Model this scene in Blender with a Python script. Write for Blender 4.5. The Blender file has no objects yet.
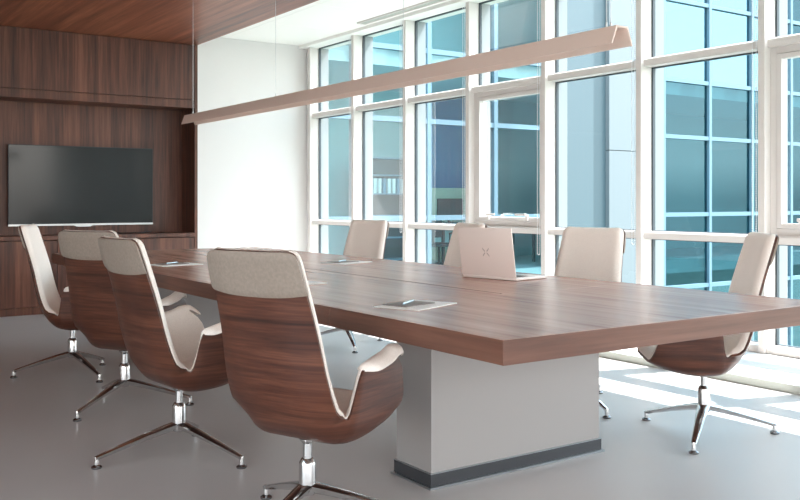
import bpy, bmesh, math, random
import numpy as np
from mathutils import Vector, Matrix
random.seed(4)
S = bpy.context.scene
COL = S.collection
PI = math.pi
R = math.radians

# ------------------------------------------------------------------ helpers
def srgb(r, g, b):
    f = lambda c: (c/255/12.92) if c/255 <= .04045 else ((c/255+.055)/1.055)**2.4
    return (f(r), f(g), f(b), 1)

def tag(o, label=None, cat=None, group=None, kind=None):
    if label: o['label'] = label
    if cat: o['category'] = cat
    if group: o['group'] = group
    if kind: o['kind'] = kind
    return o

def empty(name, loc=(0, 0, 0), rz=0, parent=None):
    o = bpy.data.objects.new(name, None); COL.objects.link(o)
    o.location = loc; o.rotation_euler = (0, 0, rz); o.empty_display_size = .1
    if parent: o.parent = parent
    return o

def link(name, bm, m, parent=None, smooth=None, loc=None, rz=0):
    bmesh.ops.recalc_face_normals(bm, faces=bm.faces[:])
    me = bpy.data.meshes.new(name); bm.to_mesh(me); bm.free()
    if m: me.materials.append(m)
    if smooth is not None:
        for p in me.polygons: p.use_smooth = True
        try: me.set_sharp_from_angle(angle=R(smooth))
        except Exception: pass
    o = bpy.data.objects.new(name, me); COL.objects.link(o)
    if parent: o.parent = parent
    if loc: o.location = loc
    if rz: o.rotation_euler = (0, 0, rz)
    return o

def add_box(bm, a, b, bev=0, seg=2):
    x0, y0, z0 = [min(p, q) for p, q in zip(a, b)]
    x1, y1, z1 = [max(p, q) for p, q in zip(a, b)]
    r = bmesh.ops.create_cube(bm, size=1, matrix=Matrix.Translation(((x0+x1)/2, (y0+y1)/2, (z0+z1)/2)) @ Matrix.Diagonal((x1-x0, y1-y0, z1-z0, 1)))
    if bev:
        ed = list({e for v in r['verts'] for e in v.link_edges})
        bmesh.ops.bevel(bm, geom=ed, offset=bev, segments=seg, affect='EDGES', profile=.5)

def box(name, a, b, m, parent=None, bev=0, **k):
    bm = bmesh.new(); add_box(bm, a, b, bev)
    return link(name, bm, m, parent, **k)

def boxes(name, lst, m, parent=None, bev=0, **k):
    bm = bmesh.new()
    for a, b in lst: add_box(bm, a, b, bev)
    return link(name, bm, m, parent, **k)

def add_lathe(bm, prof, n=28, c=(0, 0, 0)):
    rings = []
    for r, z in prof:
        rings.append([bm.verts.new((c[0]+r*math.cos(2*PI*i/n), c[1]+r*math.sin(2*PI*i/n), c[2]+z)) for i in range(n)])
    for a, b in zip(rings, rings[1:]):
        for i in range(n):
            bm.faces.new((a[i], a[(i+1) % n], b[(i+1) % n], b[i]))
    bm.faces.new(rings[0]); bm.faces.new(rings[-1])

def add_tube(bm, pts, r, n=8):
    pts = [Vector(p) for p in pts]; rings = []
    for i, p in enumerate(pts):
        t = (pts[min(i+1, len(pts)-1)]-pts[max(i-1, 0)]).normalized()
        u = t.cross(Vector((0, 0, 1)))
        if u.length < 1e-3: u = t.cross(Vector((1, 0, 0)))
        u.normalize(); w = t.cross(u)
        rr = r[i] if isinstance(r, (list, tuple)) else r
        rings.append([bm.verts.new(p+u*rr*math.cos(2*PI*k/n)+w*rr*math.sin(2*PI*k/n)) for k in range(n)])
    for a, b in zip(rings, rings[1:]):
        for i in range(n): bm.faces.new((a[i], a[(i+1) % n], b[(i+1) % n], b[i]))
    bm.faces.new(rings[0]); bm.faces.new(rings[-1])

def add_prism(bm, poly, axis, a, b):
    """extrude a 2D polygon; axis 'x': poly=(y,z), 'y': poly=(x,z), 'z': poly=(x,y)"""
    def P(p, t):
        return (t, p[0], p[1]) if axis == 'x' else (p[0], t, p[1]) if axis == 'y' else (p[0], p[1], t)
    A = [bm.verts.new(P(p, a)) for p in poly]; B = [bm.verts.new(P(p, b)) for p in poly]
    n = len(poly)
    for i in range(n): bm.faces.new((A[i], A[(i+1) % n], B[(i+1) % n], B[i]))
    bm.faces.new(A); bm.faces.new(B)

# ------------------------------------------------------------------ materials
def new_mat(name):
    m = bpy.data.materials.new(name); m.use_nodes = True
    n = m.node_tree.nodes; b = n['Principled BSDF']
    return m, n, m.node_tree.links, b

def plain(name, col, rough=.5, metal=0, noise=0, nscale=60, bump=0, spec=None, coat=0, **kw):
    m, n, l, b = new_mat(name)
    b.inputs['Base Color'].default_value = col
    b.inputs['Roughness'].default_value = rough; b.inputs['Metallic'].default_value = metal
    if spec is not None: b.inputs['Specular IOR Level'].default_value = spec
    if coat: b.inputs['Coat Weight'].default_value = coat; b.inputs['Coat Roughness'].default_value = .1
    if noise or bump:
        tc = n.new('ShaderNodeTexCoord'); t = n.new('ShaderNodeTexNoise')
        t.inputs['Scale'].default_value = nscale; t.inputs['Detail'].default_value = 4
        l.new(tc.outputs['Object'], t.inputs['Vector'])
        if noise:
            r = n.new('ShaderNodeValToRGB')
            r.color_ramp.elements[0].position = .3; r.color_ramp.elements[1].position = .7
            r.color_ramp.elements[0].color = tuple(c*(1-noise) for c in col[:3])+(1,)
            r.color_ramp.elements[1].color = tuple(min(1, c*(1+noise)) for c in col[:3])+(1,)
            l.new(t.outputs['Fac'], r.inputs['Fac']); l.new(r.outputs['Color'], b.inputs['Base Color'])
        if bump:
            bp = n.new('ShaderNodeBump'); bp.inputs['Strength'].default_value = bump; bp.inputs['Distance'].default_value = .002
            l.new(t.outputs['Fac'], bp.inputs['Height']); l.new(bp.outputs['Normal'], b.inputs['Normal'])
    return m

def wood(name, scale, dark, mid, light, rough=.35, coord='Object', board=None, spec=.5, fig=1.0):
    """walnut veneer: fine streaks along the grain and broad slow figure; scale = (x,y,z), small along the grain"""
    m, n, l, b = new_mat(name)
    tc = n.new('ShaderNodeTexCoord')
    def noise(k, det, dist, rgh=.6):
        mp = n.new('ShaderNodeMapping'); mp.inputs['Scale'].default_value = [c*k for c in scale]
        mp.inputs['Location'].default_value = (k*3.1, k*1.7, k*.9)
        l.new(tc.outputs[coord], mp.inputs['Vector'])
        t = n.new('ShaderNodeTexNoise'); t.inputs['Scale'].default_value = 1
        t.inputs['Detail'].default_value = det; t.inputs['Distortion'].default_value = dist; t.inputs['Roughness'].default_value = rgh
        l.new(mp.outputs['Vector'], t.inputs['Vector']); return t
    a = noise(1, 7, .35, .68); c = noise(.28*fig, 3, .9); d = noise(3.2, 2, 0)
    mx = n.new('ShaderNodeMath'); mx.operation = 'MULTIPLY_ADD'; mx.inputs[1].default_value = .55
    l.new(a.outputs['Fac'], mx.inputs[0])
    m2 = n.new('ShaderNodeMath'); m2.operation = 'MULTIPLY_ADD'; m2.inputs[1].default_value = .30
    l.new(c.outputs['Fac'], m2.inputs[0])
    m3 = n.new('ShaderNodeMath'); m3.operation = 'MULTIPLY'; m3.inputs[1].default_value = .15
    l.new(d.outputs['Fac'], m3.inputs[0]); l.new(m3.outputs[0], m2.inputs[2]); l.new(m2.outputs[0], mx.inputs[2])
    last = mx.outputs[0]
    if board:   # veneer leaves: per-board tone shift; board = (axis index, width)
        sp = n.new('ShaderNodeSeparateXYZ'); l.new(tc.outputs[coord], sp.inputs[0])
        dv = n.new('ShaderNodeMath'); dv.operation = 'DIVIDE'; dv.inputs[1].default_value = board[1]
        l.new(sp.outputs[board[0]], dv.inputs[0])
        fl = n.new('ShaderNodeMath'); fl.operation = 'FLOOR'; l.new(dv.outputs[0], fl.inputs[0])
        wn = n.new('ShaderNodeTexWhiteNoise'); wn.noise_dimensions = '1D'; l.new(fl.outputs[0], wn.inputs['W'])
        ad = n.new('ShaderNodeMath'); ad.operation = 'MULTIPLY_ADD'; ad.inputs[1].default_value = .10
        sb = n.new('ShaderNodeMath'); sb.operation = 'SUBTRACT'; sb.inputs[1].default_value = .5
        l.new(wn.outputs['Value'], sb.inputs[0]); l.new(sb.outputs[0], ad.inputs[0]); l.new(last, ad.inputs[2]); last = ad.outputs[0]
    r = n.new('ShaderNodeValToRGB'); e = r.color_ramp.elements
    e[0].position = .36; e[0].color = dark; e[1].position = .66; e[1].color = light
    k = r.color_ramp.elements.new(.5); k.color = mid
    l.new(last, r.inputs['Fac']); l.new(r.outputs['Color'], b.inputs['Base Color'])
    b.inputs['Roughness'].default_value = rough; b.inputs['Specular IOR Level'].default_value = spec
    bp = n.new('ShaderNodeBump'); bp.inputs['Strength'].default_value = .12; bp.inputs['Distance'].default_value = .001
    l.new(a.outputs['Fac'], bp.inputs['Height']); l.new(bp.outputs['Normal'], b.inputs['Normal'])
    return m

def glass(name, tint, refl=.08, rough=0.0, rcol=(1, 1, 1, 1), rmax=.6):
    m = bpy.data.materials.new(name); m.use_nodes = True
    n = m.node_tree.nodes; l = m.node_tree.links; n.clear()
    o = n.new('ShaderNodeOutputMaterial'); mx = n.new('ShaderNodeMixShader')
    t = n.new('ShaderNodeBsdfTransparent'); t.inputs[0].default_value = tint
    g = n.new('ShaderNodeBsdfGlossy'); g.inputs['Roughness'].default_value = rough; g.inputs['Color'].default_value = rcol
    lw = n.new('ShaderNodeLayerWeight'); lw.inputs['Blend'].default_value = .25
    mr = n.new('ShaderNodeMapRange'); mr.inputs['To Min'].default_value = refl; mr.inputs['To Max'].default_value = rmax
    l.new(lw.outputs['Fresnel'], mr.inputs['Value']); l.new(mr.outputs['Result'], mx.inputs[0])
    l.new(t.outputs[0], mx.inputs[1]); l.new(g.outputs[0], mx.inputs[2]); l.new(mx.outputs[0], o.inputs['Surface'])
    return m

WD, WM, WL = srgb(52, 28, 20), srgb(92, 53, 39), srgb(128, 81, 61)
M = {}
M['wall_wood'] = wood('walnut_wall', (24, 24, .9), WD, WM, WL, .42, board=(0, .17))
M['ceil_wood'] = wood('walnut_ceiling', (16, .55, 16), srgb(76, 37, 24), srgb(128, 70, 48), srgb(170, 106, 76), .38, board=(0, .3))
M['table_wood'] = wood('walnut_table', (22, .9, 22), srgb(152, 109, 93), srgb(186, 142, 124), srgb(208, 166, 148), .27, spec=.8)
M['table_end_shade'] = wood('walnut_shaded_edge_across', (.9, 22, 22), srgb(72, 45, 36), srgb(104, 68, 55), srgb(128, 89, 73), .4)  # edge shade painted in: darker copies of the tabletop walnut
M['table_side_shade'] = wood('walnut_shaded_edge_along', (22, .9, 22), srgb(72, 45, 36), srgb(104, 68, 55), srgb(128, 89, 73), .4)
M['chair_wood'] = wood('walnut_shell', (1.6, 34, 1), srgb(40, 21, 15), srgb(80, 45, 33), srgb(120, 75, 56), .36, coord='UV')
M['cream'] = plain('cream_fabric', srgb(246, 238, 231), .85, noise=.07, nscale=260, bump=.5)
M['cap'] = plain('taupe_leather', srgb(146, 133, 123), .55, noise=.10, nscale=90, bump=.5)
M['chrome'] = plain('polished_chrome', (.66, .65, .65, 1), .14, 1)
M['glide'] = plain('steel_glide', (.25, .25, .26, 1), .25, 1)
M['white_wall'] = plain('white_wall_paint', srgb(222, 220, 218), .75)
M['ceil_white'] = plain('white_ceiling_paint', srgb(240, 239, 235), .8)
M['floor'] = plain('grey_floor', srgb(196, 192, 190), .34, noise=.025, nscale=1.2)
M['frame'] = plain('white_window_metal', srgb(214, 208, 204), .4)
M['gasket'] = plain('dark_gasket', srgb(62, 70, 76), .5)
M['glass'] = glass('clear_pane', (.92, .965, .97, 1), .015, rmax=.22)
M['fglass'] = glass('teal_pane', (.24, .42, .46, 1), .16, rcol=(.20, .35, .43, 1))
M['fglass_clear'] = glass('light_teal_pane', (.66, .82, .84, 1), .05, rcol=(.26, .44, .54, 1))
M['ped'] = plain('pedestal_paint', srgb(150, 147, 146), .45)
M['steel'] = plain('brushed_steel', (.42, .45, .48, 1), .3, 1)
M['plinth'] = plain('graphite_plinth', srgb(70, 72, 76), .3, .4)
M['lamp'] = plain('champagne_aluminium', srgb(238, 216, 205), .4, 0)
M['diff'] = plain('white_acrylic', srgb(244, 240, 236), .4)
_b = M['diff'].node_tree.nodes['Principled BSDF']; _b.inputs['Emission Color'].default_value = (1, .93, .86, 1); _b.inputs['Emission Strength'].default_value = .22
M['laptop'] = plain('silver_aluminium', srgb(236, 224, 219), .36, .1)
M['logo'] = plain('grey_emblem', srgb(186, 174, 170), .3, .2)
M['black'] = plain('black_plastic', srgb(28, 28, 30), .4)
M['screen'] = plain('dark_screen', srgb(30, 36, 38), .12, spec=.35)
M['bezel'] = plain('silver_bezel', (.5, .51, .52, 1), .3, 1)
M['paper'] = plain('white_paper', srgb(245, 244, 242), .7)
M['pad'] = plain('grey_cover', srgb(128, 118, 113), .5)
M['pen'] = plain('pale_blue_pen', srgb(186, 208, 218), .25, .5)
M['bead'] = plain('white_bead', srgb(236, 238, 240), .4)
M['slot'] = plain('brown_groove', srgb(70, 40, 30), .6)
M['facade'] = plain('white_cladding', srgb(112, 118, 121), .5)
M['grid'] = plain('pale_blue_metal', srgb(96, 124, 138), .5)
M['outer'] = plain('outer_metal', srgb(132, 138, 140), .5)
M['room'] = plain('office_paint', srgb(158, 194, 196), .8)
M['blue'] = plain('blue_panel', srgb(40, 118, 172), .6)
M['pale'] = plain('pale_green_panel', srgb(206, 226, 204), .8)
M['pave'] = plain('dark_lawn', srgb(74, 92, 80), .8, noise=.05, nscale=3)
M['kerb'] = plain('grey_kerb', srgb(196, 200, 192), .5)
M['dark'] = plain('charcoal', srgb(44, 50, 54), .5)
M['desk'] = plain('desk_laminate', srgb(206, 214, 214), .5)
M['fb'] = plain('binder_blue', srgb(120, 150, 170), .6)

# ------------------------------------------------------------------ setting
XM, XG, YB, YN, ZC, ZW = 5.85, 5.985, 10.80, 9.735, 3.25, 2.93
XL, YR = -3.0, -4.2          # unseen left and rear walls
XE = 3.92                    # right end of the walnut fit-out and of the walnut ceiling
box('floor', (XL, YR, -.12), (6.15, YB+.2, 0), M['floor'])['kind'] = 'structure'
box('wall_back', (XE+.004, YB, 0), (6.15, YB+.2, ZC+.2), M['white_wall'])['kind'] = 'structure'
boxes('wall_rear', [((x, YR-.15, 0), (x+.12, YR, ZC+.2)) for x in (XL-.15, -.8, 1.4, 3.6, 6.03)]+[((XL-.15, YR-.15, ZC-.05), (6.15, YR, ZC+.2))], M['white_wall'])['kind'] = 'structure'  # openings between the posts added to let in fill daylight
boxes('wall_left', [((XL-.15, y, 0), (XL, y+.12, ZC+.2)) for y in (YR, -2.4, -.4, 1.6)]+[((XL-.15, YR, ZW-.15), (XL, YB+.2, ZC+.2)), ((XL-.15, 3.6, 0), (XL, YB+.2, ZC+.2))], M['white_wall'])['kind'] = 'structure'  # unseen openings up to the solid stretch, added as daylight fill
# walnut ceiling raft and white tile ceiling with joints
box('ceiling_walnut', (XL, YR, ZW), (XE, YN+.6, ZC+.2), M['ceil_wood'])['kind'] = 'structure'
tiles = []
ys = np.arange(YB, YR-.1, -1.2)
for i in range(len(ys)-1):
    for x0, x1 in ((XE+.002, 4.72), (4.725, 5.45)):
        tiles.append(((x0, ys[i+1]+.002, ZC), (x1, ys[i]-.002, ZC+.06)))
tiles.append(((XE+.002, YR, ZC+.004), (6.15, YB, ZC+.2)))
boxes('ceiling_white', tiles, M['ceil_white'])['kind'] = 'structure'
box('trim_1', (5.78, YR, ZC-.035), (6.15, YB, ZC+.004), M['ceil_white'])['kind'] = 'structure'   # bulkhead strip over the glazing
vent = tag(empty('ceiling_vent', (5.64, 5.48, ZC)), 'long pale slot diffuser in the white ceiling beside the glazing', 'vent')
boxes('vent_frame', [((-.055, -3.9, -.012), (-.035, 3.5, .004)), ((.035, -3.9, -.012), (.055, 3.5, .004)), ((-.055, 3.5, -.012), (.055, 3.52, .004)), ((-.055, -3.92, -.012), (.055, -3.9, .004))], M['frame'], vent)
boxes('slat', [((x, -3.9, -.006), (x+.012, 3.5, .002)) for x in (-.03, -.012, .006, .022)], M['kerb'], vent)

# sill and kerb along the glazing
bm = bmesh.new()
add_prism(bm, [(5.10, 0), (5.10, .045), (5.115, .060), (6.10, .068), (6.10, 0)], 'y', YR, YB)
link('trim_2', bm, M['white_wall'])['kind'] = 'structure'
box('baseboard_right', (5.07, YR, 0), (5.0995, YB, .052), M['kerb'], bev=.004)['kind'] = 'structure'

# ------------------------------------------------------------------ glazing (bays numbered from the far corner)
MY = [10.64, 9.535, 8.417, 7.276, 6.156, 5.028, 3.897, 2.77, 1.64, .51, -.62]
Z0, ZT = .068, ZC-.035
LT, UT = (.855, .917), (2.275, 2.343)
SASH = {4, 7, 10}
ZB = Z0+.05
def glazing(n, ya, yb):
    """bay between the mullions at yb (near) and ya (far); the mullion at ya belongs to it"""
    w = empty('window_%d' % n, (XM, yb, Z0)); w['kind'] = 'structure'
    T = lambda x, y, z: (x-XM, y-yb, z-Z0)
    hw = .028
    lo, hi = yb+hw, ya-hw
    # mullion: deep white fin with a slim nose
    box('mullion', T(XM, ya-hw, Z0), T(XG-.003, ya+hw, ZT), M['frame'], w, bev=.003)
    box('outer_mullion', T(XG+.03, ya-hw, Z0), T(XG+.15, ya+hw, ZT), M['outer'], w)
    for nm, (a, b) in (('lower_transom', LT), ('upper_transom', UT)):
        bm = bmesh.new()
        add_prism(bm, [T(XM+.035, 0, a)[::2], T(XM+.035, 0, b-.012)[::2], T(XM+.05, 0, b)[::2], T(XG-.003, 0, b)[::2], T(XG-.003, 0, a)[::2]], 'y', lo-yb, hi-yb)
        link(nm, bm, M['frame'], w)
    boxes('outer_rail', [(T(XG+.03, lo, a), T(XG+.06, hi, b)) for a, b in ((LT), (UT))], M['outer'], w)
    box('bottom_rail', T(XM+.02, lo, Z0), T(XG-.003, hi, ZB), M['frame'], w, bev=.003)
    # gaskets on the room side of each pane
    gk = []
    for a, b in ((ZB, LT[0]), (LT[1], UT[0]), (UT[1], ZT)):
        gk += [(T(XG-.0025, lo, a), T(XG+.028, lo+.012, b)), (T(XG-.0025, hi-.012, a), T(XG+.028, hi, b)),
               (T(XG-.0025, lo, b-.010), T(XG+.028, hi, b)), (T(XG-.0025, lo, a), T(XG+.028, hi, a+.006))]
    boxes('gasket', gk, M['gasket'], w)
    bm = bmesh.new()
    for a, b in ((ZB, LT[0]), (LT[1], UT[0]), (UT[1], ZT)):
        vs = [bm.verts.new(T(XG+.012, y, z)) for y, z in ((lo+.006, a), (hi-.006, a), (hi-.006, b), (lo+.006, b))]
        bm.faces.new(vs)
    link('pane', bm, M['glass'], w)
    if n in SASH:     # opening light: outer frame, inner sash, two lever handles
        fr = lambda x0, x1, i, t: [(T(x0, lo+i, LT[1]+i), T(x1, lo+i+t, UT[0]-i)), (T(x0, hi-i-t, LT[1]+i), T(x1, hi-i, UT[0]-i)),
                                   (T(x0, lo+i+t, LT[1]+i), T(x1, hi-i-t, LT[1]+i+t)), (T(x0, lo+i+t, UT[0]-i-t), T(x1, hi-i-t, UT[0]-i))]
        boxes('casing', fr(XM+.07, XG-.003, 0.0005, .05), M['frame'], w, bev=.002)
        s = boxes('sash', fr(XM+.066, XG-.003, .053, .036), M['frame'], w, bev=.003)
        for yy in (lo+.25, hi-.25):
            bm = bmesh.new()
            zc = LT[1]+.085
            d = 1 if yy < (lo+hi)/2 else -1
            add_box(bm, T(XM+.04, yy-.015, zc-.03), T(XM+.067, yy+.015, zc+.03), .003)
            add_box(bm, T(XM+.015, yy-.012, zc+.018), T(XM+.04, yy+.012, zc+.042), .003)
            add_box(bm, T(XM+.010, yy-.012, zc+.02), T(XM+.028, yy+d*.13, zc+.040), .004)
            link('handle', bm, M['frame'], s)
for i in range(len(MY)-1): glazing(i+1, MY[i], MY[i+1])
box('trim_3', (XM, MY[-1]-.028, Z0), (XG+.15, MY[-1]+.028, ZT), M['frame'])['kind'] = 'structure'
boxes('trim_4', [((XM+.06, MY[0]+.03, Z0), (6.15, YB, ZT))], M['white_wall'])['kind'] = 'structure'
box('wall_right', (5.86, YR, Z0), (6.15, MY[-1]-.03, ZT), M['white_wall'])['kind'] = 'structure'

# beaded pull cords of the (rolled up) blinds, hanging on the near side of each bay
def cord(y, zlow, label):
    bm = bmesh.new()
    for dy in (-.016, .016):
        z = zlow+.02
        while z < ZT:
            bmesh.ops.create_icosphere(bm, subdivisions=1, radius=.005, matrix=Matrix.Translation((0, dy, z-zlow)))
            z += .017
    pts = [(0, .016*math.cos(t), .02-.018*math.sin(t)) for t in np.linspace(0, PI, 9)]
    add_tube(bm, pts, .003, 6)
    for dy in (-.016, .016): add_tube(bm, [(0, dy, .02), (0, dy, ZT-zlow)], .0016, 5)
    o = link('blind_cord', bm, M['bead'], loc=(XM+.02, y, zlow))
    tag(o, label, 'blind cord', 'beaded blind cords hanging in the window bays')
cord(9.535+.09, .84, 'beaded white blind cord in the narrow window bay at the far white wall')
cord(8.417+.09, .80, 'beaded white blind cord in the bay with the binder shelf outside')
cord(7.276+.08, .72, 'beaded white blind cord in the bay showing the dark desk chair outside')
cord(6.156+.08, .66, 'beaded white blind cord beside the handled sash above the laptop')
cord(5.028+.07, .80, 'beaded white blind cord in the bay of the white outer panel')
cord(3.897+.07, .30, 'beaded white blind cord in the bay with the white outside grid')

# ------------------------------------------------------------------ walnut fit-out on the back wall
YK = 10.13       # back of the niche
box('wall_niche', (XL, YK, 0), (XE-.035, YK+.3, ZW), M['wall_wood'])['kind'] = 'structure'
box('wall_panel_right', (XE-.034, YN, 0), (XE, YB-.001, ZW-.001), M['wall_wood'])['kind'] = 'structure'
x1 = XE-.036
oc = tag(empty('overhead_cabinet', (x1, YN, 2.214)), 'long walnut overhead cupboard running under the walnut ceiling above the television', 'cabinet')
box('body', (XL+.01-x1, .022, .085), (0, YK-YN-.002, ZW-2.214-.002), M['wall_wood'], oc)
box('door', (XL+.01-x1, 0, .094), (-.002, .020, ZW-2.214-.004), M['wall_wood'], oc, bev=.0015)
box('shelf', (XL+.01-x1, 0, 0), (0, YK-YN-.002, .084), M['wall_wood'], oc, bev=.0015)
bases = [(XL+.02, -.61), (-.61, .14), (.14, .89), (.89, 1.64), (1.64, 2.39), (2.39, 3.137), (3.137, x1)]
LB = {1: 'walnut base cupboard at the left end of the low run', 2: 'walnut base cupboard beyond the left edge of the view',
      3: 'walnut base cupboard left of the television', 4: 'walnut base cupboard under the left end of the television',
      5: 'walnut base cupboard below the television beside the second chair', 6: 'walnut base cupboard at the right end of the run by the white wall'}
for i, (a, b) in enumerate(bases):
    if i < 3: continue
    c = tag(empty('base_cabinet', (a, YN, 0)), LB[i], 'cabinet', 'walnut base cabinets under the television')
    w = b-a
    box('body', (.002, .022, .078), (w-.002, YK-YN-.003, .755), M['wall_wood'], c)
    box('plinth', (.002, .012, 0), (w-.002, .030, .076), M['wall_wood'], c)
    box('door', (.003, 0, .082), (w-.003, .020, .752), M['wall_wood'], c, bev=.0015)
tag(box('countertop', (.89, YN-.002, .762), (x1, YK-.002, .805), M['wall_wood'], bev=.002), 'continuous walnut top over the low cupboards below the television', 'countertop')

# television on the niche wall
def onY(px, Y):
    th = math.atan(622.5/904); fx, fy = math.sin(th), math.cos(th); k = (px-400)/904
    return (fx+k*fy)/(fy-k*fx)*Y
TY = YK-.065
tx0, tx1 = onY(8.2, TY), onY(152.8, TY)
tv = tag(empty('wall_mounted_television', ((tx0+tx1)/2, TY, .90)), 'large flat black television with a thin silver lower edge in the walnut niche', 'television')
w = (tx1-tx0)/2
box('screen', (-w+.006, .0005, .0205), (w-.006, .004, .852), M['screen'], tv)
box('casing', (-w, .0045, .0), (w, .035, .858), M['black'], tv, bev=.004)
boxes('bezel', [((-w, 0, .852), (w, .0042, .858)), ((-w, 0, .02), (-w+.005, .0042, .852)), ((w-.005, 0, .02), (w, .0042, .852))], M['dark'], tv)
box('chin', (-w, -.004, 0), (w, .0042, .0195), M['bezel'], tv)
bm = bmesh.new(); add_prism(bm, [(-.10, 0), (.10, 0), (.07, -.014), (-.07, -.014)], 'y', -.003, .02); link('sensor_bar', bm, M['bezel'], tv)
box('bracket', (-.25, .0355, .25), (.25, .064, .6), M['black'], tv)
bm = bmesh.new(); add_tube(bm, [(tx1-.44+t*.4, YK-.12-.06*math.sin(3*t), .805+.006+.03*max(0, t-.6)) for t in np.linspace(0, 1, 14)], .005, 8)
tag(link('power_cable', bm, M['black'], smooth=60), 'black cable lying on the walnut top under the television', 'cable')

# ------------------------------------------------------------------ conference table
TX0, TX1, TY0, TY1, TH, TT = 1.797, 3.575, 2.061, 7.50, .75, .078
CX = (TX0+TX1)/2
tb = tag(empty('conference_table', (CX, (TY0+TY1)/2, 0)), 'long walnut conference table on two white slab pedestals', 'table')
ox, oy = CX, (TY0+TY1)/2
sa, sb = 3.098, TY1-(3.098-TY0)
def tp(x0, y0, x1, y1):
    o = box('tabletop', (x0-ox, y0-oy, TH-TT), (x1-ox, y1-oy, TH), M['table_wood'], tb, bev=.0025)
    o.data.materials.append(M['table_end_shade']); o.data.materials.append(M['table_side_shade'])   # edge faces: walnut with their shade put into the colour
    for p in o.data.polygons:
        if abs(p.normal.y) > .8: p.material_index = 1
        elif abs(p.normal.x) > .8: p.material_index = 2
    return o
GX = 2.692
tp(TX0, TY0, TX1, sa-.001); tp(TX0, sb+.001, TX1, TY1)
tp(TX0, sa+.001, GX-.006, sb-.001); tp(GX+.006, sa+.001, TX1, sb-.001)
box('cable_slot', (GX-.0055-ox, sa+.002-oy, TH-.05), (GX+.0055-ox, sb-.002-oy, TH-.006), M['slot'], tb)
PX0, PX1 = 2.183, 3.157
for y0, y1 in ((2.946, 3.198), (TY0+TY1-3.198, TY0+TY1-2.946)):
    p = box('pedestal', (PX0-ox, y0-oy, .0), (PX1-ox, y1-oy, TH-TT-.001), M['ped'], tb, bev=.002)
    g = boxes('plinth', [((PX0-.007-ox, y0-.007-oy, .010), (PX1+.007-ox, y0-.0005-oy, .062)), ((PX0-.007-ox, y1+.0005-oy, .010), (PX1+.007-ox, y1+.007-oy, .062)),
                     ((PX0-.007-ox, y0-.0005-oy, .010), (PX0-.0005-ox, y1+.0005-oy, .062)), ((PX1+.0005-ox, y0-.0005-oy, .010), (PX1+.007-ox, y1+.0005-oy, .062))], M['plinth'], p)
    boxes('edge_strip', [((PX0-.018-ox, y0-.018-oy, .001), (PX1+.018-ox, y1+.018-oy, .010)),
                         ((PX0-.009-ox, y0-.009-oy, .060), (PX1+.009-ox, y1+.009-oy, .0635))], M['steel'], p)

# ------------------------------------------------------------------ chair
def spline(pts, n):
    """arc-length sampled Catmull-Rom through 2D points -> function(a) giving point"""
    P = np.array(pts, float); P = np.vstack([2*P[0]-P[1], P, 2*P[-1]-P[-2]])
    out = []
    for i in range(1, len(P)-2):
        for t in np.linspace(0, 1, 30, endpoint=False):
            p0, p1, p2, p3 = P[i-1], P[i], P[i+1], P[i+2]
            out.append(.5*((2*p1)+(-p0+p2)*t+(2*p0-5*p1+4*p2-p3)*t*t+(-p0+3*p1-3*p2+p3)*t**3))
    out.append(P[-2]); out = np.array(out)
    s = np.concatenate([[0], np.cumsum(np.linalg.norm(np.diff(out, axis=0), axis=1))])
    return out, s
A0 = -.065
PROF = [(.298, .396), (.235, .366), (.165, .345), (.08, .331), (-.01, .331), (-.083, .354), (-.140, .407), (-.178, .485), (-.205, .58), (-.230, .71), (-.262, .85), (-.303, 1.005)]
pp, ps = spline(PROF, 30)
ps = ps+A0; AL = ps[-1]
def prof(a):
    a = np.clip(a, A0, AL)
    p = np.array([np.interp(a, ps, pp[:, 0]), np.interp(a, ps, pp[:, 1])])
    e = .012
    q = np.array([np.interp(min(a+e, AL), ps, pp[:, 0]), np.interp(min(a+e, AL), ps, pp[:, 1])])
    r = np.array([np.interp(max(a-e, A0), ps, pp[:, 0]), np.interp(max(a-e, A0), ps, pp[:, 1])])
    t = (q-r)/np.linalg.norm(q-r)
    return p, t
def ss(x, a, b):
    t = np.clip((x-a)/(b-a), 0, 1); return t*t*(3-2*t)
LA = [A0, A0+.012, A0+.035, -.005, .04, .10, .20, .262, .276, .286, .293, .300, .312, .335, .38, .45, .55, .75, AL-.07, AL-.035, AL-.015, AL-.004, AL]
LL = [.36, .40, .432, .458, .470, .478, .466, .452, .440, .405, .33, .282, .258, .247, .242, .238, .232, .214, .197, .193, .186, .176, .160]
def surf(a, t, ext=0.0):
    """point of the moulded shell: a along the profile (front to top), t in -1..1 across"""
    p, T = prof(a)
    L = np.interp(a, LA, LL)+ext
    N = np.array([T[1], -T[0]])                 # towards the sitter (front/up)
    if N[1] < 0 and N[0] < 0: N = -N
    k = 1-ss(a, .26, .44)
    D = N*(1-.85*k)+np.array([.04-.36*(1-ss(a, A0, .16)), 1.0])*(.85*k); D /= np.linalg.norm(D)
    fm = R(81)*(1-ss(a, .29, .47))+R(26)*ss(a, .28, .47)-R(8)*ss(a, .7, 1.0)
    l0 = .12*k+.04*(1-k); l1 = .275*k+.26*(1-k)
    n = 14; l = abs(t)*L; y = r = 0.0; dl = l/n
    for i in range(n):
        f = fm*ss((i+.5)*dl, l0, l1); y += dl*math.cos(f); r += dl*math.sin(f)
    sg = 1 if t >= 0 else -1
    return np.array([p[0]+D[0]*r, sg*y, p[1]+D[1]*r])
AS = sorted(set(list(np.linspace(A0, -.01, 6))+list(np.linspace(0, .05, 4))+list(np.linspace(.05, .26, 11))+list(np.linspace(.262, .34, 22))+list(np.linspace(.34, .40, 6))+list(np.linspace(.40, AL-.06, 20))+list(np.linspace(AL-.06, AL, 9))))
TS = np.linspace(-1, 1, 33)
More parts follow.
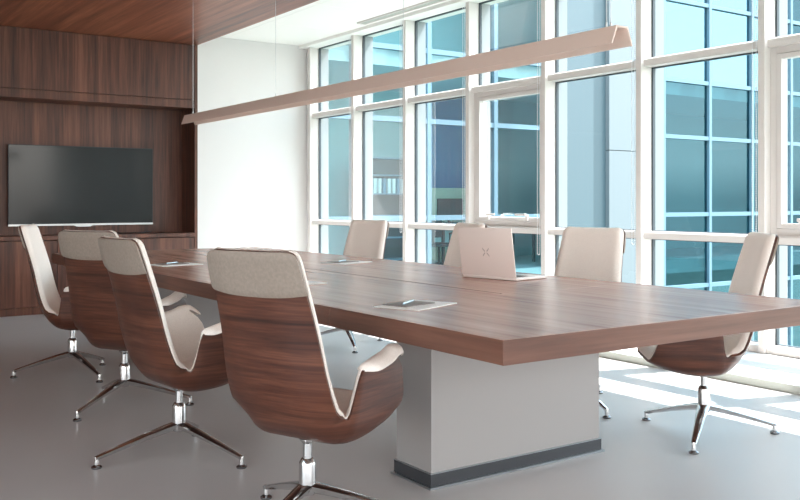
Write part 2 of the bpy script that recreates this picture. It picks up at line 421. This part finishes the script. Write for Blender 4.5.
def grids(AS, TS, ext=0.0, tlow=None):
    G = np.zeros((len(AS), len(TS), 3))
    for i, a in enumerate(AS):
        for j, t in enumerate(TS):
            aa = a
            if tlow is not None: aa = tlow(t)+(AL-tlow(t))*a
            G[i, j] = surf(aa, t, ext)
    du = np.gradient(G, axis=0); dv = np.gradient(G, axis=1)
    Nn = np.cross(dv, du); Nn /= np.linalg.norm(Nn, axis=2, keepdims=True)+1e-9
    mid = Nn[len(AS)//2, len(TS)//2]
    if mid[0] < 0: Nn = -Nn                     # point to the sitter's side
    return G, Nn
def slab(A, B, uvA=None):
    """closed sheet between two grids"""
    bm = bmesh.new(); uv = bm.loops.layers.uv.new('UVMap')
    n, m = A.shape[:2]
    va = [[bm.verts.new(A[i, j]) for j in range(m)] for i in range(n)]
    vb = [[bm.verts.new(B[i, j]) for j in range(m)] for i in range(n)]
    idx = {}
    for i in range(n):
        for j in range(m): idx[va[i][j]] = (i, j); idx[vb[i][j]] = (i, j)
    fs = []
    for i in range(n-1):
        for j in range(m-1):
            fs.append(bm.faces.new((va[i][j], va[i][j+1], va[i+1][j+1], va[i+1][j])))
            fs.append(bm.faces.new((vb[i][j], vb[i+1][j], vb[i+1][j+1], vb[i][j+1])))
    for i in range(n-1):
        for j in (0, m-1): fs.append(bm.faces.new((va[i][j], va[i+1][j], vb[i+1][j], vb[i][j])))
    for j in range(m-1):
        for i in (0, n-1): fs.append(bm.faces.new((va[i][j], va[i][j+1], vb[i][j+1], vb[i][j])))
    if uvA is not None:
        for f in fs:
            for lp in f.loops: i, j = idx[lp.vert]; lp[uv].uv = uvA[i, j]
    return bm

def make_chair():
    root = empty('conference_chair')
    G, N = grids(AS, TS)
    # veneer runs across the back and, on the wings, along the arm: arc length across / along
    uv = np.zeros((len(AS), len(TS), 2))
    for i, a in enumerate(AS):
        for j, t in enumerate(TS):
            p = G[i, j]
            uv[i, j] = (abs(p[1])*1.0*(1 if p[1] > 0 else -1)+p[0], p[2]*1.0)
    link('shell', slab(G, G-N*.011, uv), M['chair_wood'], root, smooth=50)
    Ge, Ne = grids(AS, TS, .006)
    thick = np.zeros(Ge.shape[:2]+(1,))
    for i, a in enumerate(AS):
        seat = 1-ss(a, .22, .42)
        L = np.interp(a, LA, LL)
        for j, t in enumerate(TS):
            l = abs(t)*L
            c = seat*(.062*(1-ss(l, .12, .25))+.014)+(1-seat)*.040
            e = min(1, (L-l)/.045); e2 = min(1, (AL-a)/.05); e3 = min(1, (a-A0+.001)/.06)
            f = lambda q: math.sqrt(max(0, 1-(1-q)**2))
            thick[i, j, 0] = .013+max(0, c-.013)*f(e)*f(e2)*(.35+.65*f(e3))
    link('upholstery', slab(Ge-Ne*.0012+Ne*.0016, Ge+Ne*thick), M['cream'], root, smooth=60)
    low = lambda t: AL-.150-.010*(1-t*t)
    As = np.linspace(0, 1, 14); Ts = np.linspace(-1, 1, 25)
    Gh, Nh = grids(As, Ts, .0065, tlow=low)
    prof_t = np.array([.0195*(.62+.38*math.sqrt(max(0, 1-(2*k-1)**4))) for k in As])[:, None, None]
    bm = slab(Gh-Nh*.0112, Gh-Nh*prof_t)
    link('headrest_cover', bm, M['cap'], root, smooth=60)
    # padded armrests folded outwards over the wing tops
    for sg in (-1, 1):
        an = np.linspace(A0+.02, .272, 22); rows = []
        for k, a in enumerate(an):
            q = k/(len(an)-1)                       # 0 front tip, 1 rear
            E = surf(a, sg, .002)
            wv = .062*math.sqrt(max(0.03, 1-abs(2*q-1)**5.0))*(.62+.38*q)
            tf = .45+.55*math.sqrt(max(0, 1-abs(2*q-1)**5))
            fwd = .022*(1-q)**2
            c = [(-.022, -.010), (-.020, .004), (-.010, .014), (wv*.35, .015), (wv*.8, .004), (wv, -.010), (wv*.92, -.018), (wv*.5, -.010), (.006, -.010)]
            rows.append([(E[0]+fwd, E[1]+sg*cx, E[2]+cz*tf+.010*(1-q)+.002) for cx, cz in c])
        bm = bmesh.new()
        vv = [[bm.verts.new(p) for p in r] for r in rows]
        for a_, b_ in zip(vv, vv[1:]):
            for i in range(len(a_)): bm.faces.new((a_[i], a_[(i+1) % len(a_)], b_[(i+1) % len(a_)], b_[i]))
        bm.faces.new(vv[0]); bm.faces.new(vv[-1])
        link('armrest', bm, M['cream'], root, smooth=60)
    bm = bmesh.new(); add_lathe(bm, [(.0165, .235), (.0165, .300), (.024, .308), (.030, .316), (.030, .319)], 24); link('gas_column', bm, M['chrome'], root, smooth=40)
    bm = bmesh.new(); add_lathe(bm, [(.027, .118), (.0305, .124), (.0305, .150), (.0305, .230), (.0295, .234), (.022, .247), (.0175, .2485)], 28)
    link('hub', bm, M['chrome'], root, smooth=35)
    for k in range(3):
        bm = bmesh.new(); rows = []
        for q in np.linspace(0, 1, 9):
            x = .018+q*.353; zt = .160-.030*q-.078*q**1.15+.0; w = .030*(1-q)+.0125*q; h = .036*(1-q)+.019*q
            rows.append([bm.verts.new((x, s*w*f, zt-d*h)) for s, f, d in ((-1, .55, 0), (1, .55, 0), (1, 1, .22), (1, .75, .75), (1, .3, 1), (-1, .3, 1), (-1, .75, .75), (-1, 1, .22))])
        for a_, b_ in zip(rows, rows[1:]):
            for i in range(8): bm.faces.new((a_[i], a_[(i+1) % 8], b_[(i+1) % 8], b_[i]))
        bm.faces.new(rows[0]); bm.faces.new(rows[-1])
        add_lathe(bm, [(.0105, .016), (.0105, .046), (.0095, .052)], 14, (.365, 0, 0))
        lg = link('leg', bm, M['chrome'], root, smooth=35, rz=k*2*PI/3)
        bm = bmesh.new(); add_lathe(bm, [(.021, 0), (.023, .003), (.023, .008), (.017, .012), (.009, .0165)], 20, (.365, 0, 0))
        link('glide', bm, M['glide'], lg, smooth=35)
    return root

def copy_tree(o, parent=None):
    c = o.copy(); COL.objects.link(c)
    if parent: c.parent = parent
    for ch in list(o.children): copy_tree(ch, c)
    return c
CH = [  # x, y, facing deg, base deg, label
    (1.565, 2.858, 22, 87.5, 'walnut shell chair nearest the viewer, its taupe-capped back towards us'),
    (1.512, 3.978, 6, 56, 'walnut shell chair turned side-on, cream seat showing, behind the nearest chair'),
    (1.622, 5.113, 31, 91.4, 'walnut shell chair with its back to us, third along the camera side of the table'),
    (1.630, 6.242, -24, 162, 'walnut shell chair farthest down the camera side, nearest the television'),
    (3.807, 2.854, 140, 89.8, 'walnut shell chair on the window side at the right end, whole base in view'),
    (3.758, 3.728, 196, 256.6, 'cream-fronted chair on the window side just right of the open laptop'),
    (3.780, 5.050, 172, 80, 'cream-fronted chair on the window side mostly hidden behind the laptop lid'),
    (3.780, 6.250, 196, 249, 'cream-fronted chair on the window side farthest from us, near the white wall'),
]
proto = make_chair()
for i, (x, y, fa, ba, lb) in enumerate(CH):
    o = proto if i == 0 else copy_tree(proto)
    o.location = (x, y, 0); o.rotation_euler = (0, 0, R(fa))
    k = 0
    for c in o.children:
        if c.name.startswith('leg'):
            c.rotation_euler = (0, 0, R(ba-fa+120*k)); k += 1
    tag(o, lb, 'chair', 'walnut shell chairs around the conference table')

# ------------------------------------------------------------------ pendant lamp
LY0, LY1, LZ = 2.40, 6.90, 1.775
LX = 2.70
pl = tag(empty('pendant_lamp', (LX, (LY0+LY1)/2, LZ)), 'long slim champagne linear pendant lamp hanging over the table', 'lamp')
h, bt, bb, th_ = .073, .033, .060, .006
hl = (LY1-LY0)/2
bm = bmesh.new()
sec = [(-bb, 0), (-bt, h), (bt, h), (bb, 0), (bb-th_, 0), (bt-th_+.0, h-th_*1.3), (-bt+th_, h-th_*1.3), (-bb+th_, 0)]
add_prism(bm, sec, 'y', -hl, hl); link('housing', bm, M['lamp'], pl)
box('diffuser', (-.043, -hl+.16, .030), (.043, hl-.02, .036), M['diff'], pl)
for yy in (2.47, 3.89, 5.364, 6.80):
    bm = bmesh.new()
    for dx in ((-.012, .012) if yy < 3 else (0,)):
        add_lathe(bm, [(.004, 0), (.004, .022), (.002, .028)], 10, (dx, yy-(LY0+LY1)/2, h))
        add_tube(bm, [(dx, yy-(LY0+LY1)/2, h+.02), (dx, yy-(LY0+LY1)/2, ZW-LZ)], .0013, 6)
    link('suspension_cable', bm, M['bezel'], pl)

# ------------------------------------------------------------------ things on the table
def sheet_set(x, y, ang, lab, pens=True):
    c, s = math.cos(ang), math.sin(ang)
    W = lambda u, v: (x+c*u-s*v, y+s*u+c*v)
    bm = bmesh.new(); add_box(bm, (-.1485, -.105, 0), (.1485, .105, .0035)); 
    d = link('document', bm, M['paper'], loc=(x, y, TH+.0003), rz=ang); tag(d, lab[0], 'papers', 'white documents on the table')
    if pens:
        bm = bmesh.new(); add_box(bm, (-.092, -.062, 0), (.092, .062, .003), .0008)
        px, py = W(-.005, .030)
        n = link('notepad', bm, M['pad'], loc=(px, py, TH+.0040), rz=ang-.10); tag(n, lab[1], 'notepad', 'grey notepads on the documents')
        bm = bmesh.new()
        add_tube(bm, [(-.07, 0, .0045), (-.066, 0, .0045), (.045, 0, .0045), (.058, 0, .0045), (.07, 0, .0045)], [.003, .0043, .0043, .003, .0006], 10)
        qx, qy = W(.0, .035)
        p = link('pen', bm, M['pen'], loc=(qx, qy, TH+.0072), rz=R(36), smooth=50); tag(p, lab[2], 'pen', 'pens on the notepads')
sheet_set(2.105, 2.945, R(22), ('white papers nearest us in front of the laptop, grey pad on top', 'grey pad on the papers nearest us in front of the laptop', 'pale blue pen on the nearest grey pad'))
sheet_set(3.17, 5.24, R(20), ('white papers left of the laptop on the window half of the tabletop', 'grey pad on the papers left of the laptop', 'pale blue pen on the pad left of the laptop'))
sheet_set(2.13, 4.06, R(8), ('white papers half hidden by the nearest chair back', 'grey pad hidden by the nearest chair back', ''), False)
sheet_set(2.14, 5.70, R(8), ('white papers at the far end of the tabletop near the television', 'grey pad on the papers at the far table end', 'pale blue pen on the pad at the far table end'))

# laptop, lid back towards us
ang = math.atan2(3.517-3.895, 3.158-3.095)      # along the hinge, far to near
lp = tag(empty('laptop', (3.127, 3.706, TH), ang), 'open silver laptop, lid back and emblem towards us, on the table', 'laptop')
W2, D2, H2 = .187, .265, .262                   # local: x along hinge, +y away from the lid back (towards the window)
bm = bmesh.new(); add_box(bm, (-W2, 0, .002), (W2, D2, .016), .004, 3); link('base', bm, M['laptop'], lp, smooth=40)
bm = bmesh.new()
for r_ in range(5):
    for c_ in range(13): add_box(bm, (-.145+c_*.0224, .05+r_*.0215, .016), (-.145+c_*.0224+.019, .05+r_*.0215+.018, .0172))
link('keyboard', bm, M['black'], lp)
box('trackpad', (-.05, .178, .016), (.05, .25, .0166), M['bezel'], lp)
bm = bmesh.new(); add_box(bm, (-W2, -.007, 0), (W2, 0, H2), .003, 3)
lid = link('lid', bm, M['laptop'], lp, smooth=40, loc=(0, .004, .017)); lid.rotation_euler = (R(9), 0, 0)
box('screen', (-W2+.01, .0003, .012), (W2-.01, .0010, H2-.01), M['screen'], lid)
bm = bmesh.new()
for sgn in (-1, 1):                             # emblem: two crossing arcs with open centre
    for up in (-1, 1):
        pts = [Vector((sgn*(.006+.016*t), -.0073, H2*.5+up*(.004+.013*t+.004*t*t))) for t in np.linspace(0, 1, 5)]
        for p, q in zip(pts, pts[1:]):
            w_ = .0042
            vs = [bm.verts.new(p+Vector((0, y_, z_))) for y_, z_ in ((0, -w_), (0, w_), (-.0006, w_), (-.0006, -w_))]
            vq = [bm.verts.new(q+Vector((0, y_, z_))) for y_, z_ in ((0, -w_), (0, w_), (-.0006, w_), (-.0006, -w_))]
            for i in range(4): bm.faces.new((vs[i], vs[(i+1) % 4], vq[(i+1) % 4], vq[i]))
            bm.faces.new(vs); bm.faces.new(vq)
link('emblem', bm, M['logo'], lid)

# ------------------------------------------------------------------ outside: the wing across the court
ground = box('ground_outside', (-60, -60, -4.4), (70, 60, -4.20), M['pave']); ground['kind'] = 'structure'
FY = 13.0
bd = tag(empty('office_building_outside', (12, FY, -4.2)), 'pale office wing with white gridded glass facade across the court', 'building')
B = lambda x, y, z: (x-12, y-FY, z+4.2)
zl = [-4.2, -2.6, -.75, .86, 2.58, 3.83, 5.6, 7.4, 9.2]
xsA = [6.3, 8.0, 9.55, 11.1, 12.6]; xsB = [15.3, 15.9, 17.5, 19.1, 20.7, 22.3, 23.9]
M['spandrel'] = plain('grey_teal_cladding', srgb(78, 94, 100), .45)
box('spandrel_panel', B(12.65, FY-.02, -4.2), B(14.098, FY+.1, 9.19), M['spandrel'], bd)
bars = []
for xs in (xsA, xsB):
    for x in xs: bars.append((B(x-.045, FY-.06, -4.2), B(x+.045, FY+.06, 9.2)))
    for z in zl: bars.append((B(xs[0], FY-.05, z-.045), B(xs[-1], FY+.05, z+.045)))
boxes('frame', bars, M['grid'], bd)
for xs in (xsA, xsB):
    for xa, xb in zip(xs, xs[1:]):
        for za, zb in zip(zl, zl[1:]):
            bm = bmesh.new()
            bm.faces.new([bm.verts.new(B(x, FY+.01, z)) for x, z in ((xa+.04, za+.04), (xb-.04, za+.04), (xb-.04, zb-.04), (xa+.04, zb-.04))])
            link('pane', bm, M['fglass_clear'] if xs is xsA else M['fglass'], bd)
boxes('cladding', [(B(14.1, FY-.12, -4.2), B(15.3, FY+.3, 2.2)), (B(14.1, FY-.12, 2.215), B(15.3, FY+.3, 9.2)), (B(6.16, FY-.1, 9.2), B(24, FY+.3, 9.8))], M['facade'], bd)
boxes('wall_outside', [(B(6.16, FY+3.2, -4.2), B(24, FY+3.4, 9.2)), (B(6.9, FY+.2, -4.2), B(6.98, FY+3.2, 9.2)), (B(6.16, FY+.2, -4.2), B(6.25, FY+3.2, 9.2)), (B(23.9, FY+.2, -4.2), B(24, FY+3.2, 9.2)), (B(15.3, FY+.3, -4.2), B(15.4, FY+3.2, 9.2))], M['room'], loc=(12, FY, -4.2))['kind'] = 'structure'
boxes('floor_outside', [(B(6.16, FY+.15, z-.3), B(24, FY+3.2, z)) for z in (-.15, 3.83, 7.4)], M['desk'], loc=(12, FY, -4.2))['kind'] = 'structure'
boxes('wall_blue_outside', [(B(11.3, FY+3.1, 1.45), B(13.3, FY+3.2, 3.5))], M['blue'], loc=(12, FY, -4.2))['kind'] = 'structure'
boxes('wall_pale_outside', [(B(11.3, FY+3.08, -.3), B(13.3, FY+3.2, 1.45))], M['pale'], loc=(12, FY, -4.2))['kind'] = 'structure'

box('ceiling_outside', (6.16, FY+.3, 9.2), (24, FY+3.4, 9.5), M['room'])['kind'] = 'structure'
# office furniture behind the facade
FZ = -.15
dk = tag(empty('desk', (12.2, FY+1.75, FZ)), 'pale office desk with a dark monitor behind the outside facade', 'desk')
box('desk_top', (-1.3, -.4, .82), (1.3, .4, .86), M['desk'], dk)
for x in (-1.25, 1.2):
    for y in (-.36, .31): box('leg', (x, y, 0), (x+.05, y+.05, .82), M['dark'], dk)
box('modesty_panel', (-1.2, .30, .35), (1.2, .32, .8), M['room'], dk)
for x, lb in ((11.45, 'dark desktop monitor behind the facade, left one on the pale desk'), (12.3, 'dark desktop monitor behind the facade, right one on the pale desk')):
    mo = tag(empty('monitor', (x, FY+1.8, FZ+.86)), lb, 'monitor', 'monitors in the office across the court')
    box('screen', (-.33, -.02, .10), (.33, .02, .50), M['dark'], mo, bev=.006)
    box('stand', (-.03, .0205, 0), (.03, .05, .3), M['dark'], mo); box('base', (-.13, -.1, -.0), (.13, .1, .012), M['dark'], mo)
ch = tag(empty('office_chair', (10.45, FY+.85, FZ)), 'dark swivel desk chair seen through the glazing behind the outside facade', 'chair')
bm = bmesh.new(); add_box(bm, (-.24, -.24, .44), (.24, .24, .51), .03); link('seat', bm, M['dark'], ch)
bm = bmesh.new(); add_box(bm, (-.23, .20, .60), (.23, .25, 1.0), .02); link('backrest', bm, M['dark'], ch)
boxes('back_support', [((-.03, .19, .46), (.03, .2, .7))], M['dark'], ch)
for sg in (-1, 1):
    bm = bmesh.new(); add_tube(bm, [(sg*.24, .05, .48), (sg*.29, .05, .5), (sg*.29, .05, .68), (sg*.29, -.15, .70)], .018, 8); link('armrest', bm, M['dark'], ch)
bm = bmesh.new(); add_lathe(bm, [(.025, .08), (.025, .44)], 14); link('column', bm, M['dark'], ch)
for k in range(5):
    t = 2*PI*k/5
    bm = bmesh.new(); add_tube(bm, [(0, 0, .12), (.3*math.cos(t), .3*math.sin(t), .075)], .02, 8)
    lg = link('leg', bm, M['dark'], ch)
    bm = bmesh.new(); bmesh.ops.create_icosphere(bm, subdivisions=2, radius=.03, matrix=Matrix.Translation((.3*math.cos(t), .3*math.sin(t), .03))); link('caster', bm, M['dark'], lg)
bs = tag(empty('bookshelf', (10.28, FY+2.4, FZ)), 'tall grey shelf unit with a row of binders in the outside office', 'shelf')
for x in (-.60, .57): box('side_panel', (x, -.17, 0), (x+.03, .17, 2.2), M['fb'], bs)
for z in (.10, .55, 1.0, 1.44, 1.82, 2.17): box('shelf', (-.569, -.17, z), (.569, .16, z+.025), M['fb'], bs)
box('back_panel', (-.60, .171, 0), (.60, .19, 2.2), M['dark'], bs)
for k in range(9):
    b = box('binder', (-.035, -.12, 0), (.035, .12, .30), M['paper'] if k % 3 else M['fb'], loc=(10.28-.5+k*.115, FY+2.37, FZ+1.4652))
    tag(b, 'binder in the row on the grey shelf unit of the outside office', 'binder', 'binders on the shelf in the outside office')

# ------------------------------------------------------------------ light, camera, view
sun = bpy.data.lights.new('sun', 'SUN'); so = bpy.data.objects.new('sun', sun); COL.objects.link(so)
d = Vector((-.606, .17, -1)).normalized()
so.rotation_euler = d.to_track_quat('-Z', 'Y').to_euler(); so.location = (12, 0, 12)
sun.energy = 9.5; sun.angle = R(.5); sun.color = (1, .975, .95)
w = bpy.data.worlds.new('sky'); S.world = w; w.use_nodes = True
n = w.node_tree.nodes; l = w.node_tree.links
tc = n.new('ShaderNodeTexCoord'); sp = n.new('ShaderNodeSeparateXYZ'); l.new(tc.outputs['Generated'], sp.inputs[0])
rp = n.new('ShaderNodeValToRGB'); e = rp.color_ramp.elements
e[0].position = 0; e[0].color = (.40, .38, .36, 1); e[1].position = .75; e[1].color = (.34, .58, .80, 1)
for p_, c_ in ((.04, (.92, .87, .81, 1)), (.22, (.84, .87, .88, 1)), (.45, (.56, .74, .88, 1))):
    k_ = rp.color_ramp.elements.new(p_); k_.color = c_
l.new(sp.outputs['Z'], rp.inputs['Fac']); l.new(rp.outputs['Color'], n['Background'].inputs[0]); n['Background'].inputs[1].default_value = 2.6

cam = bpy.data.cameras.new('camera'); co = bpy.data.objects.new('camera', cam); COL.objects.link(co)
co.location = (0, 0, 1.17); co.rotation_euler = (PI/2, 0, -math.atan(622.5/904))
cam.sensor_width = 36; cam.lens = 36*904/800; cam.shift_y = -49.5/800; cam.clip_start = .05
S.camera = co
S.view_settings.view_transform = 'Standard'; S.view_settings.look = 'None'
S.view_settings.gamma = 1; S.view_settings.use_curve_mapping = False
S.view_settings.exposure = 1.42
